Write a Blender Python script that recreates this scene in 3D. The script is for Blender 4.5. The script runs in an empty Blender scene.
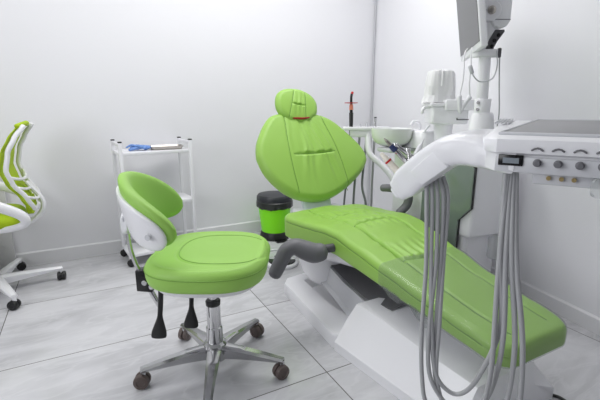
import bpy, bmesh, math, random
from math import sin, cos, pi, radians as R, exp, sqrt
from mathutils import Vector as V, Matrix, noise
random.seed(4)
S = bpy.context.scene
COL = S.collection

# ------------------------------------------------------------------ materials
def nt(name):
    m = bpy.data.materials.new(name); m.use_nodes = True
    t = m.node_tree; b = t.nodes['Principled BSDF']
    return m, t, b
def srgb(r, g, b):
    f = lambda c: (c/255/12.92) if c/255 <= .04045 else ((c/255+.055)/1.055)**2.4
    return (f(r), f(g), f(b), 1)
def mat(name, col, rough=.5, metal=0., bump=0., bscale=200., var=0., coat=0., spec=.5):
    m, t, b = nt(name)
    b.inputs['Roughness'].default_value = rough
    b.inputs['Metallic'].default_value = metal
    b.inputs['Coat Weight'].default_value = coat
    b.inputs['Coat Roughness'].default_value = .08
    b.inputs['Specular IOR Level'].default_value = spec
    tc = t.nodes.new('ShaderNodeTexCoord')
    n = t.nodes.new('ShaderNodeTexNoise'); n.inputs['Scale'].default_value = bscale; n.inputs['Detail'].default_value = 3
    t.links.new(tc.outputs['Object'], n.inputs['Vector'])
    mx = t.nodes.new('ShaderNodeMix'); mx.data_type = 'RGBA'
    v = var if var else .015
    mx.inputs['A'].default_value = tuple(c*(1-v) for c in col[:3])+(1,)
    mx.inputs['B'].default_value = tuple(min(1, c*(1+v)) for c in col[:3])+(1,)
    t.links.new(n.outputs['Fac'], mx.inputs['Factor'])
    t.links.new(mx.outputs['Result'], b.inputs['Base Color'])
    if bump:
        bp = t.nodes.new('ShaderNodeBump'); bp.inputs['Strength'].default_value = bump; bp.inputs['Distance'].default_value = .002
        t.links.new(n.outputs['Fac'], bp.inputs['Height']); t.links.new(bp.outputs['Normal'], b.inputs['Normal'])
    return m
def clear_mat(name, tint=(1,1,1,1), alpha=.25, rough=.08, base=(.86,.9,.88,1)):
    m, t, b = nt(name)
    out = t.nodes['Material Output']
    tr = t.nodes.new('ShaderNodeBsdfTransparent'); tr.inputs['Color'].default_value = tint
    mx = t.nodes.new('ShaderNodeMixShader'); mx.inputs[0].default_value = alpha
    n = t.nodes.new('ShaderNodeTexNoise'); n.inputs['Scale'].default_value = 25; n.inputs['Detail'].default_value = 2
    tc = t.nodes.new('ShaderNodeTexCoord'); t.links.new(tc.outputs['Object'], n.inputs['Vector'])
    bp = t.nodes.new('ShaderNodeBump'); bp.inputs['Strength'].default_value = .35; bp.inputs['Distance'].default_value = .006
    t.links.new(n.outputs['Fac'], bp.inputs['Height']); t.links.new(bp.outputs['Normal'], b.inputs['Normal'])
    b.inputs['Base Color'].default_value = base; b.inputs['Roughness'].default_value = rough
    t.links.new(tr.outputs[0], mx.inputs[1]); t.links.new(b.outputs[0], mx.inputs[2])
    t.links.new(mx.outputs[0], out.inputs['Surface'])
    return m

M = {}
M['wall'] = mat('painted_wall', srgb(236,236,240), .7, bump=.12, bscale=160)
M['backwall'] = mat('grey_painted_wall', srgb(128,128,132), .7)  # invented grey for the unseen front wall, cuts bounce on the foreground
M['base'] = mat('baseboard_paint', srgb(228,228,231), .4)
M['ceil'] = mat('ceiling_paint', srgb(240,240,240), .8)
M['green'] = mat('green_leatherette', srgb(152,197,88), .42, bump=.10, bscale=420, var=.03)
M['seam'] = mat('green_seam', srgb(94,138,48), .5)  # seam green darkened to put crease shade into the colour
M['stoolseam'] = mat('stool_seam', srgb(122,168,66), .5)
M['stoolgreen'] = mat('stool_leatherette', srgb(156,205,94), .48, bump=.08, bscale=420, var=.02)
M['white'] = mat('white_plastic', srgb(242,242,246), .28, coat=.2)
M['whitem'] = mat('white_painted_metal', srgb(238,238,242), .35)
M['whitegrey'] = mat('pale_grey_plastic', srgb(205,206,211), .35)
M['paleblue'] = mat('pale_stem_plastic', srgb(214,226,228), .3)
M['grey'] = mat('grey_plastic', srgb(112,112,117), .45)
M['dgrey'] = mat('dark_grey_plastic', srgb(84,84,88), .5)
M['bellows'] = mat('dark_grey_cover', srgb(112,112,115), .5)
M['hose'] = mat('grey_silicone_hose', srgb(172,173,176), .4)
M['dhose'] = mat('dark_grey_hose', srgb(134,136,140), .45)
M['matgrey'] = mat('grey_silicone_mat', srgb(150,150,153), .55)
M['black'] = mat('black_plastic', srgb(24,24,26), .4)
M['blackg'] = mat('black_gloss', srgb(14,14,16), .2)
M['chrome'] = mat('chrome', (.62,.62,.63,1), .09, metal=1.)
M['alu'] = mat('polished_aluminium', (.50,.50,.51,1), .2, metal=1.)
M['steel'] = mat('brushed_steel', (.45,.42,.39,1), .3, metal=1.)
M['caster'] = mat('brown_grey_caster', srgb(96,84,80), .45)
M['binlid'] = mat('bin_lid', srgb(44,46,52), .4)
M['bingreen'] = mat('lime_bin_plastic', srgb(142,250,6), .4)
M['bag'] = mat('black_bag', srgb(38,42,38), .3)
M['lime'] = mat('lime_mesh', srgb(172,200,10), .7, bump=.4, bscale=900, var=.1)
M['limedark'] = mat('lime_edge', srgb(120,140,16), .7)
M['panel'] = mat('smoked_panel', srgb(118,132,122), .1, coat=.5)
M['screen'] = mat('grey_screen', srgb(116,116,119), .4, spec=.3)
M['red'] = mat('red_plastic', srgb(196,32,34), .35)
M['darkred'] = mat('dark_red_band', srgb(150,26,24), .4)
M['salmon'] = mat('salmon_plastic', srgb(240,150,124), .4)
M['glove'] = mat('blue_nitrile', srgb(112,150,214), .55, var=.08)
M['navy'] = mat('navy_collar', srgb(44,54,96), .35)
M['cream'] = mat('cream_plastic', srgb(240,234,220), .3)
M['brass'] = mat('brass', (.55,.42,.2,1), .3, metal=1.)
M['bowl'] = mat('bowl_glass', srgb(238,240,239), .12, coat=.6)
M['desk'] = mat('white_desk', srgb(214,214,214), .4)
M['film'] = clear_mat('plastic_film', (.93,.94,.94,1), .16, .05, (.40,.42,.41,1))
M['bagfilm'] = clear_mat('frosted_film', (1,1,1,1), .75, .3, (.96,.96,.97,1))
M['jar'] = clear_mat('clear_jar', (.97,.97,.98,1), .3, .06)

def lcd_mat():
    m, t, b = nt('lcd_text')
    b.inputs['Base Color'].default_value = srgb(120,128,136); b.inputs['Roughness'].default_value = .3
    b.inputs['Emission Color'].default_value = (.75,.85,.95,1); b.inputs['Emission Strength'].default_value = .04
    return m
M['lcd'] = lcd_mat()

def floor_mat():
    m, t, b = nt('marble_tiles')
    N = t.nodes.new; L = t.links.new
    geo = N('ShaderNodeTexCoord'); sep = N('ShaderNodeSeparateXYZ'); L(geo.outputs['Object'], sep.inputs[0])
    def math_(op, a, bb=None, clamp=False):
        n = N('ShaderNodeMath'); n.operation = op; n.use_clamp = clamp
        for i, x in enumerate((a, bb)):
            if x is None: continue
            if isinstance(x, (int, float)): n.inputs[i].default_value = x
            else: L(x, n.inputs[i])
        return n.outputs[0]
    def cell(sock, off, size):
        v = math_('DIVIDE', math_('SUBTRACT', sock, off), size)
        idx = math_('FLOOR', v)
        fr = math_('SUBTRACT', v, idx)
        d = math_('MULTIPLY', math_('MINIMUM', fr, math_('SUBTRACT', 1.0, fr)), size)
        return idx, d
    ix, dx = cell(sep.outputs['X'], .81, 1.28)
    iy, dy = cell(sep.outputs['Y'], 1.276, .662)
    d = math_('MINIMUM', dx, dy)
    grout = math_('LESS_THAN', d, .0023)
    # per-tile offset of the vein pattern
    comb = N('ShaderNodeCombineXYZ')
    L(math_('ADD', sep.outputs['X'], math_('MULTIPLY', iy, 3.71)), comb.inputs['X'])
    L(math_('ADD', sep.outputs['Y'], math_('MULTIPLY', ix, 5.13)), comb.inputs['Y'])
    L(math_('ADD', math_('MULTIPLY', ix, 2.3), math_('MULTIPLY', iy, 1.7)), comb.inputs['Z'])
    mp = N('ShaderNodeMapping'); mp.inputs['Rotation'].default_value = (0,0,R(-28)); mp.inputs['Scale'].default_value = (.9,2.6,1)
    L(comb.outputs[0], mp.inputs['Vector'])
    n1 = N('ShaderNodeTexNoise'); n1.inputs['Scale'].default_value = 1.7; n1.inputs['Detail'].default_value = 5; n1.inputs['Distortion'].default_value = 1.1
    L(mp.outputs[0], n1.inputs['Vector'])
    n2 = N('ShaderNodeTexNoise'); n2.inputs['Scale'].default_value = 2.4; n2.inputs['Detail'].default_value = 6; n2.inputs['Distortion'].default_value = 2.2
    L(mp.outputs[0], n2.inputs['Vector'])
    cr = N('ShaderNodeValToRGB'); e = cr.color_ramp.elements
    e[0].position = .32; e[0].color = srgb(186,186,190)
    e[1].position = .62; e[1].color = srgb(212,212,216)
    L(n1.outputs['Fac'], cr.inputs[0])
    vein = math_('ABSOLUTE', math_('SUBTRACT', n2.outputs['Fac'], .5))
    vr = N('ShaderNodeMapRange'); vr.inputs['From Min'].default_value = 0; vr.inputs['From Max'].default_value = .05
    vr.inputs['To Min'].default_value = .35; vr.inputs['To Max'].default_value = 0; L(vein, vr.inputs['Value'])
    mx = N('ShaderNodeMix'); mx.data_type = 'RGBA'; L(vr.outputs[0], mx.inputs['Factor']); L(cr.outputs[0], mx.inputs['A'])
    mx.inputs['B'].default_value = srgb(222,222,225)
    mg = N('ShaderNodeMix'); mg.data_type = 'RGBA'; L(grout, mg.inputs['Factor']); L(mx.outputs['Result'], mg.inputs['A'])
    mg.inputs['B'].default_value = srgb(96,94,93)
    L(mg.outputs['Result'], b.inputs['Base Color'])
    L(math_('ADD', .16, math_('MULTIPLY', grout, .5)), b.inputs['Roughness'])
    return m
M['floor'] = floor_mat()

# ------------------------------------------------------------------ mesh helpers
ROOTM = {}
def link_obj(name, me, m, parent=None):
    o = bpy.data.objects.new(name, me); COL.objects.link(o)
    if m: me.materials.append(m)
    if parent: o.parent = parent
    return o
def root_matrix(o):
    while o.parent: o = o.parent
    return ROOTM.get(o.name, Matrix())
def obj(name, bm, m, parent=None, world=True, sharp=38, doubles=0.0):
    """one bmesh -> one object; world=True: bm is in world coordinates"""
    if doubles: bmesh.ops.remove_doubles(bm, verts=bm.verts, dist=doubles)
    bmesh.ops.recalc_face_normals(bm, faces=bm.faces)
    if parent and world: bm.transform(root_matrix(parent).inverted())
    me = bpy.data.meshes.new(name); bm.to_mesh(me); bm.free()
    me.shade_smooth()
    me.set_sharp_from_angle(angle=R(sharp))
    return link_obj(name, me, m, parent)
def thing(name, label, cat, loc=(0,0,0), rz=0, group=None):
    o = bpy.data.objects.new(name, None); COL.objects.link(o)
    o.location = loc; o.rotation_euler = (0,0,rz); o.empty_display_size = .05
    ROOTM[o.name] = Matrix.Translation(loc) @ Matrix.Rotation(rz, 4, 'Z')
    o['label'] = label; o['category'] = cat
    if group: o['group'] = group
    return o
def tag(o, label, cat, group=None):
    o['label'] = label; o['category'] = cat
    if group: o['group'] = group
    return o
def single(name, bm, m, label, cat, loc, group=None, sharp=38):
    """a thing that is one mesh, with its origin at its base"""
    bm.transform(Matrix.Translation(-V(loc)))
    o = obj(name, bm, m, None, False, sharp); o.location = loc
    return tag(o, label, cat, group)
def struct(name, bm, m, sharp=38):
    o = obj(name, bm, m, None, False, sharp); o['kind'] = 'structure'; return o

def B(): return bmesh.new()
def box(bm, lo, hi, bev=0., seg=2, mtx=None):
    lo, hi = V(lo), V(hi); c = (lo+hi)/2; s = hi-lo
    r = bmesh.ops.create_cube(bm, size=1.0, matrix=Matrix.Translation(c) @ Matrix.Diagonal((s.x, s.y, s.z, 1)))
    vs = r['verts']
    if bev:
        es = list({e for v in vs for e in v.link_edges})
        rr = bmesh.ops.bevel(bm, geom=es, offset=bev, segments=seg, affect='EDGES', profile=.5)
        vs = list({v for f in rr['faces'] for v in f.verts} | {v for v in vs if v.is_valid})
    if mtx: bmesh.ops.transform(bm, matrix=mtx, verts=vs)
    return vs
def loft(bm, rings, cap=True):
    rv = [[bm.verts.new(p) for p in r] for r in rings]
    n = len(rv[0])
    for a, b in zip(rv, rv[1:]):
        for i in range(n):
            j = (i+1) % n
            bm.faces.new((a[i], a[j], b[j], b[i]))
    if cap:
        bm.faces.new(rv[0][::-1]); bm.faces.new(rv[-1])
    return rv
def spline(pts, k=8):
    P = [V(p) for p in pts]
    if len(P) < 3: return P
    P = [2*P[0]-P[1]] + P + [2*P[-1]-P[-2]]
    out = []
    for i in range(1, len(P)-2):
        a, b, c, d = P[i-1:i+3]
        for s in range(k):
            t = s/k
            out.append(.5*((2*b)+(c-a)*t+(2*a-5*b+4*c-d)*t*t+(3*b-a-3*c+d)*t**3))
    out.append(P[-2]); return out
def tube(bm, pts, r, n=12, smooth=0, flat=1.0, up=None, caps=True):
    """swept round (or flattened) section; r scalar or list along pts"""
    if smooth:
        rr = r
        P = spline(pts, smooth)
        if isinstance(r, (list, tuple)):
            m = len(pts)-1
            r = []
            for i in range(len(P)):
                x = i/smooth; a = min(int(x), m-1); f = x-a
                r.append(rr[a]*(1-f)+rr[a+1]*f)
    else: P = [V(p) for p in pts]
    rings = []; nrm = None
    for i, p in enumerate(P):
        t = (P[min(i+1, len(P)-1)]-P[max(i-1, 0)]).normalized()
        if nrm is None:
            h = V(up) if up else (V((0,0,1)) if abs(t.z) < .9 else V((1,0,0)))
            nrm = (h-t*h.dot(t)).normalized()
        else:
            nrm = (nrm-t*nrm.dot(t)).normalized()
        bi = t.cross(nrm)
        ri = r[i] if isinstance(r, (list, tuple)) else r
        rings.append([p+nrm*ri*flat*cos(2*pi*k/n)+bi*ri*sin(2*pi*k/n) for k in range(n)])
    if caps:   # rounded ends
        def dome(ring, p, d, rad):
            return [[p+d*rad*.6*sin(a)+(q-p)*cos(a) for q in ring] for a in (R(35), R(65), R(85))]
        r0 = r[0] if isinstance(r, (list, tuple)) else r; r1 = r[-1] if isinstance(r, (list, tuple)) else r
        d0 = (P[0]-P[1]).normalized(); d1 = (P[-1]-P[-2]).normalized()
        rings = dome(rings[0], P[0], d0, r0)[::-1]+rings+dome(rings[-1], P[-1], d1, r1)
    loft(bm, rings)
def rod(bm, a, b, r0, r1=None, n=16, bev=0):
    """plain cylinder / cone between two points with flat ends"""
    a, b = V(a), V(b); r1 = r0 if r1 is None else r1
    q = (b-a).to_track_quat('Z', 'Y').to_matrix()
    L = (b-a).length
    prof = [(r0, 0), (r1, L)]
    if bev: prof = [(r0-bev, 0), (r0, bev), (r1, L-bev), (r1-bev, L)]
    loft(bm, [[a+q @ V((rr*cos(2*pi*k/n), rr*sin(2*pi*k/n), z)) for k in range(n)] for rr, z in prof])
def lathe(bm, prof, c, n=32, q=None, cap=True):
    c = V(c); q = q or Matrix.Identity(3)
    loft(bm, [[c+q @ V((r*cos(2*pi*k/n), r*sin(2*pi*k/n), z)) for k in range(n)] for r, z in prof], cap)
def prism(bm, poly, d0, d1, axis='X', bev=0, seg=2):
    """extrude a 2-D outline; axis X: outline is (y,z); Y: (x,z); Z: (x,y)"""
    def P(a, b, d):
        return {'X': (d,a,b), 'Y': (a,d,b), 'Z': (a,b,d)}[axis]
    A = [bm.verts.new(P(a,b,d0)) for a, b in poly]; Bv = [bm.verts.new(P(a,b,d1)) for a, b in poly]
    n = len(poly); fs = [bm.faces.new(A[::-1]), bm.faces.new(Bv)]
    for i in range(n):
        fs.append(bm.faces.new((A[i], A[(i+1) % n], Bv[(i+1) % n], Bv[i])))
    if bev:
        es = list({e for f in fs for e in f.edges})
        bmesh.ops.bevel(bm, geom=es, offset=bev, segments=seg, affect='EDGES', profile=.5)
def frame3(u, v, o):
    """matrix whose columns are u, v, u x v, at o"""
    u, v = V(u).normalized(), V(v).normalized(); w = u.cross(v)
    m = Matrix((u, v, w)).transposed().to_4x4(); m.translation = V(o); return m
def plate(bm, poly, th, mtx, bev=0, seg=2):
    """flat outline in (u,v), thickness th along w, placed by mtx"""
    t = B(); prism(t, poly, 0, th, 'Z', bev, seg); t.transform(mtx)
    me = bpy.data.meshes.new('tmp'); t.to_mesh(me); t.free(); bm.from_mesh(me); bpy.data.meshes.remove(me)
def rrect(w, h, r, n=5):
    out = []
    for cx, cy, a0 in ((w/2-r, h/2-r, 0), (-w/2+r, h/2-r, 90), (-w/2+r, -h/2+r, 180), (w/2-r, -h/2+r, 270)):
        for i in range(n+1):
            a = R(a0+90*i/n); out.append((cx+r*cos(a), cy+r*sin(a)))
    return out
def G(x, s): return exp(-(x/s)**2)
def sstep(a, b, x):
    t = max(0, min(1, (x-a)/(b-a))); return t*t*(3-2*t)
def lerp_table(tab, x):
    if x <= tab[0][0]: return tab[0][1:]
    for a, b in zip(tab, tab[1:]):
        if x <= b[0]:
            f = (x-a[0])/(b[0]-a[0]); f = f*f*(3-2*f)*.5+f*.5
            return tuple(p+(q-p)*f for p, q in zip(a[1:], b[1:]))
    return tab[-1][1:]

# ------------------------------------------------------------------ camera
cam = bpy.data.cameras.new('camera'); co = bpy.data.objects.new('camera', cam); COL.objects.link(co)
co.location = (0, 0, 1.1)
co.rotation_euler = (R(90-12.95), 0, R(-28.07))
cam.sensor_width = 36; cam.lens = 36*402/600; cam.clip_start = .02
S.camera = co

# ------------------------------------------------------------------ the room
WX0, WY0, WYB, CZ = -1.9, -1.7, 3.29, 2.75
cA, cB = V((2.57, 3.29, 0)), V((2.2, 1.1, 0))          # right wall runs slightly inwards
rd = (cB-cA).normalized(); cC = cA+rd*((WY0-3.29)/rd.y)
rn = V((rd.y, -rd.x, 0)).normalized()
if rn.x > 0: rn = -rn
bm = B(); box(bm, (WX0-.1, WY0-.1, -.1), (2.8, WYB+.1, 0)); struct('floor', bm, M['floor'])
bm = B(); box(bm, (WX0-.1, WY0-.1, CZ), (2.8, WYB+.1, CZ+.1)); struct('ceiling', bm, M['ceil'])
bm = B(); box(bm, (WX0, WYB, 0), (2.7, WYB+.1, CZ)); struct('wall_back', bm, M['wall'])
bm = B(); box(bm, (WX0-.1, WY0, 0), (WX0, WYB, CZ)); struct('wall_left', bm, M['wall'])
bm = B(); box(bm, (WX0, WY0-.1, 0), (2.7, WY0, CZ)); struct('wall_front', bm, M['backwall'])  # out of view, greyed to throw back less light
bm = B(); prism(bm, [(p.x, p.y) for p in (cA, cC, cC-rn*.1, cA-rn*.1)], 0, CZ, 'Z'); struct('wall_right', bm, M['wall'])
bm = B(); prism(bm, [(WYB-.014, 0), (WYB, 0), (WYB, .10), (WYB-.006, .10), (WYB-.014, .092)], WX0, 2.565, 'X'); struct('baseboard_back', bm, M['base'])
bm = B(); q0, q1 = cA+rd*.02, cC
sec = [(0, 0), (.014, 0), (.014, .075), (.006, .083), (0, .083)]
loft(bm, [[p+rn*d+V((0,0,z)) for d, z in sec] for p in (q0, q1)]); struct('baseboard_right', bm, M['base'])
bm = B()                                                 # thin cable duct in the corner, slightly wavy
tube(bm, [(2.553+.003*sin(z*7), 3.276, z) for z in [i*.1+.1 for i in range(27)]], .007, 8)
struct('trim_1', bm, M['whitegrey'])

# ------------------------------------------------------------------ dental chair
CH = thing('dental_chair', 'green pleated reclining dental chair with oval backrest on white base', 'dental chair', (1.24, 1.4, 0))
# --- floor plinth with recess
bm = B()
out = [(.975,2.03),(1.02,2.09),(1.2,2.12),(1.4,2.10),(1.47,2.03),(1.50,1.42),(1.49,1.395),(.95,1.395),(.928,1.42)]
inn = [(1.10,2.02),(1.15,2.045),(1.2,2.055),(1.28,2.055),(1.34,2.02),(1.36,1.7),(1.35,1.46),(1.1,1.46),(1.075,1.7)]
def grow(p, c, s): return (c[0]+(p[0]-c[0])*s, c[1]+(p[1]-c[1])*s)
c0 = (1.22, 1.74)
rings = [[V((x,y,0)) for x,y in out], [V((x,y,.060)) for x,y in out], [V((*grow(p,c0,.985),.069)) for p in out],
         [V((x,y,.069)) for x,y in inn], [V((*grow(p,c0,.97),.063)) for p in inn], [V((*grow(p,c0,.86),.012)) for p in inn]]
loft(bm, rings); obj('base_plinth', bm, M['white'], CH, sharp=50)
# --- main base cover: lower band, sloped sides
bm = B()
def base_ring(y, x0, x1, rx0, rx1, zt, zb=.05):
    zr = zt
    pts = [(x0,0),(x0,zb-.006),(x0+.006,zb),(rx0-.012,zr-.016),(rx0-.004,zr-.004),(rx0+.012,zr),
           (rx1-.012,zr),(rx1+.004,zr-.004),(rx1+.012,zr-.016),(x1-.006,zb),(x1,zb-.006),(x1,0)]
    return [V((x,y,z)) for x,z in pts]
rr_ = [base_ring(1.400,.928,1.52,.928+.016,1.50,.06,.05), base_ring(1.394,.926,1.522,.99,1.47,.14,.048), base_ring(1.372,.928,1.52,1.030,1.43,.222),
       base_ring(1.345,.931,1.52,1.036,1.42,.226), base_ring(1.2,.948,1.52,1.045,1.42,.221), base_ring(1.0,.972,1.52,1.055,1.42,.208),
       base_ring(.85,.992,1.518,1.07,1.41,.195), base_ring(.76,1.01,1.512,1.09,1.39,.18), base_ring(.73,1.03,1.50,1.12,1.36,.12)]
loft(bm, rr_); obj('base_cover', bm, M['white'], CH, sharp=25)
# --- lifting arm and its dark cover
bm = B()
def arm_ring(y, z0, z1, x0=1.10, x1=1.36):
    return [V((x0-.012,y,z0)), V((x0+.006,y,z0+.02)), V((x0,y,z1)), V((x1,y,z1)), V((x1-.006,y,z0+.02)), V((x1+.012,y,z0))]
loft(bm, [arm_ring(1.93,.20,.33), arm_ring(1.8,.15,.285), arm_ring(1.6,.09,.225), arm_ring(1.4,.03,.195), arm_ring(1.3,.03,.16)])
obj('lift_arm', bm, M['whitegrey'], CH)
bm = B()
def bel_ring(y, z, x0=1.104, x1=1.40): return [V((x0,y,z)), V((x0,y,z+.006)), V((x1,y,z+.03)), V((x1,y,z+.022))]
loft(bm, [bel_ring(1.94,.345), bel_ring(1.8,.29), bel_ring(1.6,.233), bel_ring(1.42,.207), bel_ring(1.24,.226,1.12,1.40)])
obj('arm_cover', bm, M['bellows'], CH)
# --- rear bracket (rounded bucket)
bm = B()
rings = []
for z, a, b_ in [(.352,.172,.180),(.34,.172,.179),(.29,.166,.171),(.23,.150,.152),(.17,.130,.130),(.13,.105,.10),(.105,.07,.065),(.098,.03,.03)]:
    rings.append([V((1.175+a*(1 if abs(cos(t))<1e-9 else (abs(cos(t))**.8)*(1 if cos(t)>0 else -1)), 1.865+b_*(abs(sin(t))**.8)*(1 if sin(t)>0 else -1)+(.41-z)*.05, z)) for t in [2*pi*k/40 for k in range(40)]])
loft(bm, rings); obj('seat_bracket', bm, M['white'], CH, sharp=60)

# --- seat and leg-rest cushion
SEAT = [  # y, xc, half width, z top, thickness
 (.645,1.228,.178,.383,.070),(.80,1.229,.188,.405,.074),(1.0,1.236,.204,.435,.082),(1.2,1.255,.228,.464,.094),(1.4,1.280,.255,.492,.108),
 (1.55,1.298,.275,.513,.118),(1.65,1.307,.286,.512,.122),(1.78,1.315,.296,.496,.126),(1.9,1.320,.303,.482,.128),(2.05,1.322,.307,.468,.128),(2.165,1.322,.307,.464,.126)]
Y0, Y1 = .645, 2.165
def seat_par(y):
    xc, hw, zt, th = lerp_table(SEAT, y)
    rf, rb = .075, .085
    if y-Y0 < rf: hw -= rf-sqrt(max(0, rf*rf-(rf-(y-Y0))**2))
    if Y1-y < rb: hw -= rb-sqrt(max(0, rb*rb-(rb-(Y1-y))**2))
    return xc, hw, zt, th
def seat_disp(t, y, hw):
    a = abs(t); x = a*hw
    d = .010*(1-a*a)
    ps = .50-.10*sstep(1.9,2.15,y)+.03*sstep(1.3,.9,y)          # side seam of the centre panel
    live = sstep(Y0+.03, Y0+.10, y)*sstep(Y1-.01, Y1-.08, y)
    deep = .020 if y > 1.19 else .006
    d -= deep*G(x-ps*hw, .0065)*live
    seams = [(1.215,.018),(1.60,.019),(1.83,.019)]
    if a < ps:
        c = 1-(a/ps)**2
        for ys, dp in seams:
            yy = ys-.02*c if ys < 1.3 else ys+.012*c
            d -= dp*G(y-yy, .0075)*min(1, c*2.5)
            k = G(y-yy-.055, .06) if y > yy else G(y-yy+.045, .035)*(ys > 1.3)
            d += k*.0050*sin(t*34+ys*9+3*noise.noise(V((t*2,y*5,ys))))*min(1, c*2)
        if y > 1.2: d += .008*c
    # puckered gathers beside the side seams
    d += .0022*sin(y*62+5*t+3*noise.noise(V((y*6,t*2,4))))*G(x-ps*hw, .035)*(y > 1.22)*live
    if y > 1.23: d += .003*noise.noise(V((t*3, y*9, 1.0)))
    return d
def seat_mesh(off=0., ya=Y0, yb=Y1, NS=230, disp=True, open_end=False):
    bm = B(); rings = []
    for i in range(NS+1):
        u = i/NS
        if not open_end:
            e = .10                                           # closer stations near both ends
            y = ya+(yb-ya)*u
            if u < e: y = ya+(yb-ya)*e*(u/e)**1.8
            if u > 1-e: y = yb-(yb-ya)*e*((1-u)/e)**1.8
        else:
            e = .15
            y = ya+(yb-ya)*u
            if u < e: y = ya+(yb-ya)*e*(u/e)**1.8
        yy = max(Y0+1e-4, min(Y1-1e-4, y))
        xc, hw, zt, th = seat_par(yy)
        de = min(yy-Y0, Y1-yy); re = .022                     # rounded-over ends
        sq = 1.0
        if de < re: sq = .45+.55*sqrt(max(0, 1-((re-de)/re)**2))
        zm = zt-th/2; hz = th/2*sq+off; hw2 = max(.004, hw+off)
        rc = min(.024, hz*.8, hw2*.5); rb = min(.012, hz*.5)
        ring = []
        NT = 72
        for k in range(NT+1):
            t = -1+2*k/NT; x = t*(hw2-rc)
            d = seat_disp(x/hw2, yy, hw2)*sq if disp else .010*(1-t*t)*sq
            ring.append((x, hz+d))
        for k in range(1, 6):
            a = R(90-90*k/6); ring.append((hw2-rc+rc*cos(a), hz-rc+rc*sin(a)))
        zs = [hz-rc, hz-rc-.006, hz-rc-.0085, hz-rc-.011, hz-rc-.017]
        zs = [z for z in zs if z > -hz+rb]+[None]*sum(1 for z in zs if z <= -hz+rb)
        zs = [(-hz+rb if z is None else z) for z in zs]
        side = []
        for j, z in enumerate(zs): side.append((hw2-(.0035 if (j == 2 and disp) else 0), z))
        side.append((hw2-.002, -hz+rb)); side.append((hw2-rb*.3, -hz+rb*.3)); side.append((hw2-rb, -hz))
        ring += side
        left = [(-x, z) for x, z in side][::-1]
        for k in range(1, 8): ring.append((hw2-rb-(2*hw2-2*rb)*k/8, -hz))
        ring += left
        for k in range(5, 0, -1):
            a = R(90-90*k/6); ring.append((-(hw2-rc+rc*cos(a)), hz-rc+rc*sin(a)))
        yo = y
        if off and u == 0: yo = y-off
        rings.append([V((xc+x, yo, zm+z)) for x, z in ring])
    loft(bm, rings, cap=not open_end)
    if open_end: bm.faces.new([v for v in bm.verts][:len(rings[0])])
    return bm
CU = obj('seat_cushion', seat_mesh(), M['green'], CH, sharp=70)
def seat_pt(x, y):
    xc, hw, zt, th = seat_par(y); return V((xc+x, y, zt+seat_disp(x/hw, y, hw)+.0006))
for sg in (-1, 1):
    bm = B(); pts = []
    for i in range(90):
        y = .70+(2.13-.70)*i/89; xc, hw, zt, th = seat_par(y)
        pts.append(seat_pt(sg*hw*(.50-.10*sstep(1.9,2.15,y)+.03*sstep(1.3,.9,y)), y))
    tube(bm, pts, .0021, 6); obj('seam', bm, M['seam'], CU)  # dark line along the seam, stands in for shade in the groove
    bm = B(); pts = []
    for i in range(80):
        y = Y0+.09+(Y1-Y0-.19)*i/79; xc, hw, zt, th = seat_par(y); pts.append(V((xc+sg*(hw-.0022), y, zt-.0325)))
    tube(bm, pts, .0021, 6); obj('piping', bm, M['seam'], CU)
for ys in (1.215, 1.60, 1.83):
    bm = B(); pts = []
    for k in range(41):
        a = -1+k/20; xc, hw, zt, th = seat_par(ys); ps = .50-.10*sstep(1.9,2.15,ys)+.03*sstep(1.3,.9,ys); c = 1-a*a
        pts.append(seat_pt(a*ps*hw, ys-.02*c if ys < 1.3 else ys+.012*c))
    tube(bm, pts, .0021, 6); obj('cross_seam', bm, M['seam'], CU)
CV = obj('plastic_cover', seat_mesh(.0045, Y0, 1.225, 70, False, True), M['film'], CU, sharp=60)
CV['label'] = 'clear plastic sleeve over the foot end'
for (y0, y1, dz) in ((1.20,1.10,.045),(1.05,.93,.06)):          # loose flaps of the sleeve under the edge
    bm = B(); rings = []
    for i in range(9):
        y = y0+(y1-y0)*i/8; xc, hw, zt, th = seat_par(y); k = sin(pi*i/8)
        rings.append([V((xc-hw-.004+.006*k, y, zt-th+.012)), V((xc-hw+.004, y, zt-th-dz*k*.5-.002)), V((xc-hw+.03, y, zt-th-dz*k-.003)),
                      V((xc-hw+.031, y, zt-th-dz*k-.002)), V((xc-hw+.005, y, zt-th-dz*k*.5-.001)), V((xc-hw-.003+.006*k, y, zt-th+.013))])
    loft(bm, rings); obj('cover_flap', bm, M['film'], CV)
# --- white tray under the cushion
bm = B(); rings = []
for y, k, dp in ((2.15,.80,.02),(2.12,.93,.05),(2.0,.97,.075),(1.85,.97,.085),(1.7,.96,.08),(1.55,.94,.06),(1.45,.90,.035),(1.30,.86,.03),(1.0,.82,.025),(.8,.75,.02)):
    xc, hw, zt, th = seat_par(y); z = zt-th+.004
    prof = [(-hw*k,z),(-hw*k*.985,z-dp*.5),(-hw*k*.93,z-dp*.85),(-hw*k*.8,z-dp),(hw*k*.8,z-dp),(hw*k*.93,z-dp*.85),(hw*k*.985,z-dp*.5),(hw*k,z)]
    rings.append([V((xc+x,y,zz)) for x, zz in prof])
loft(bm, rings); obj('seat_tray', bm, M['white'], CH, sharp=50)

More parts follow.
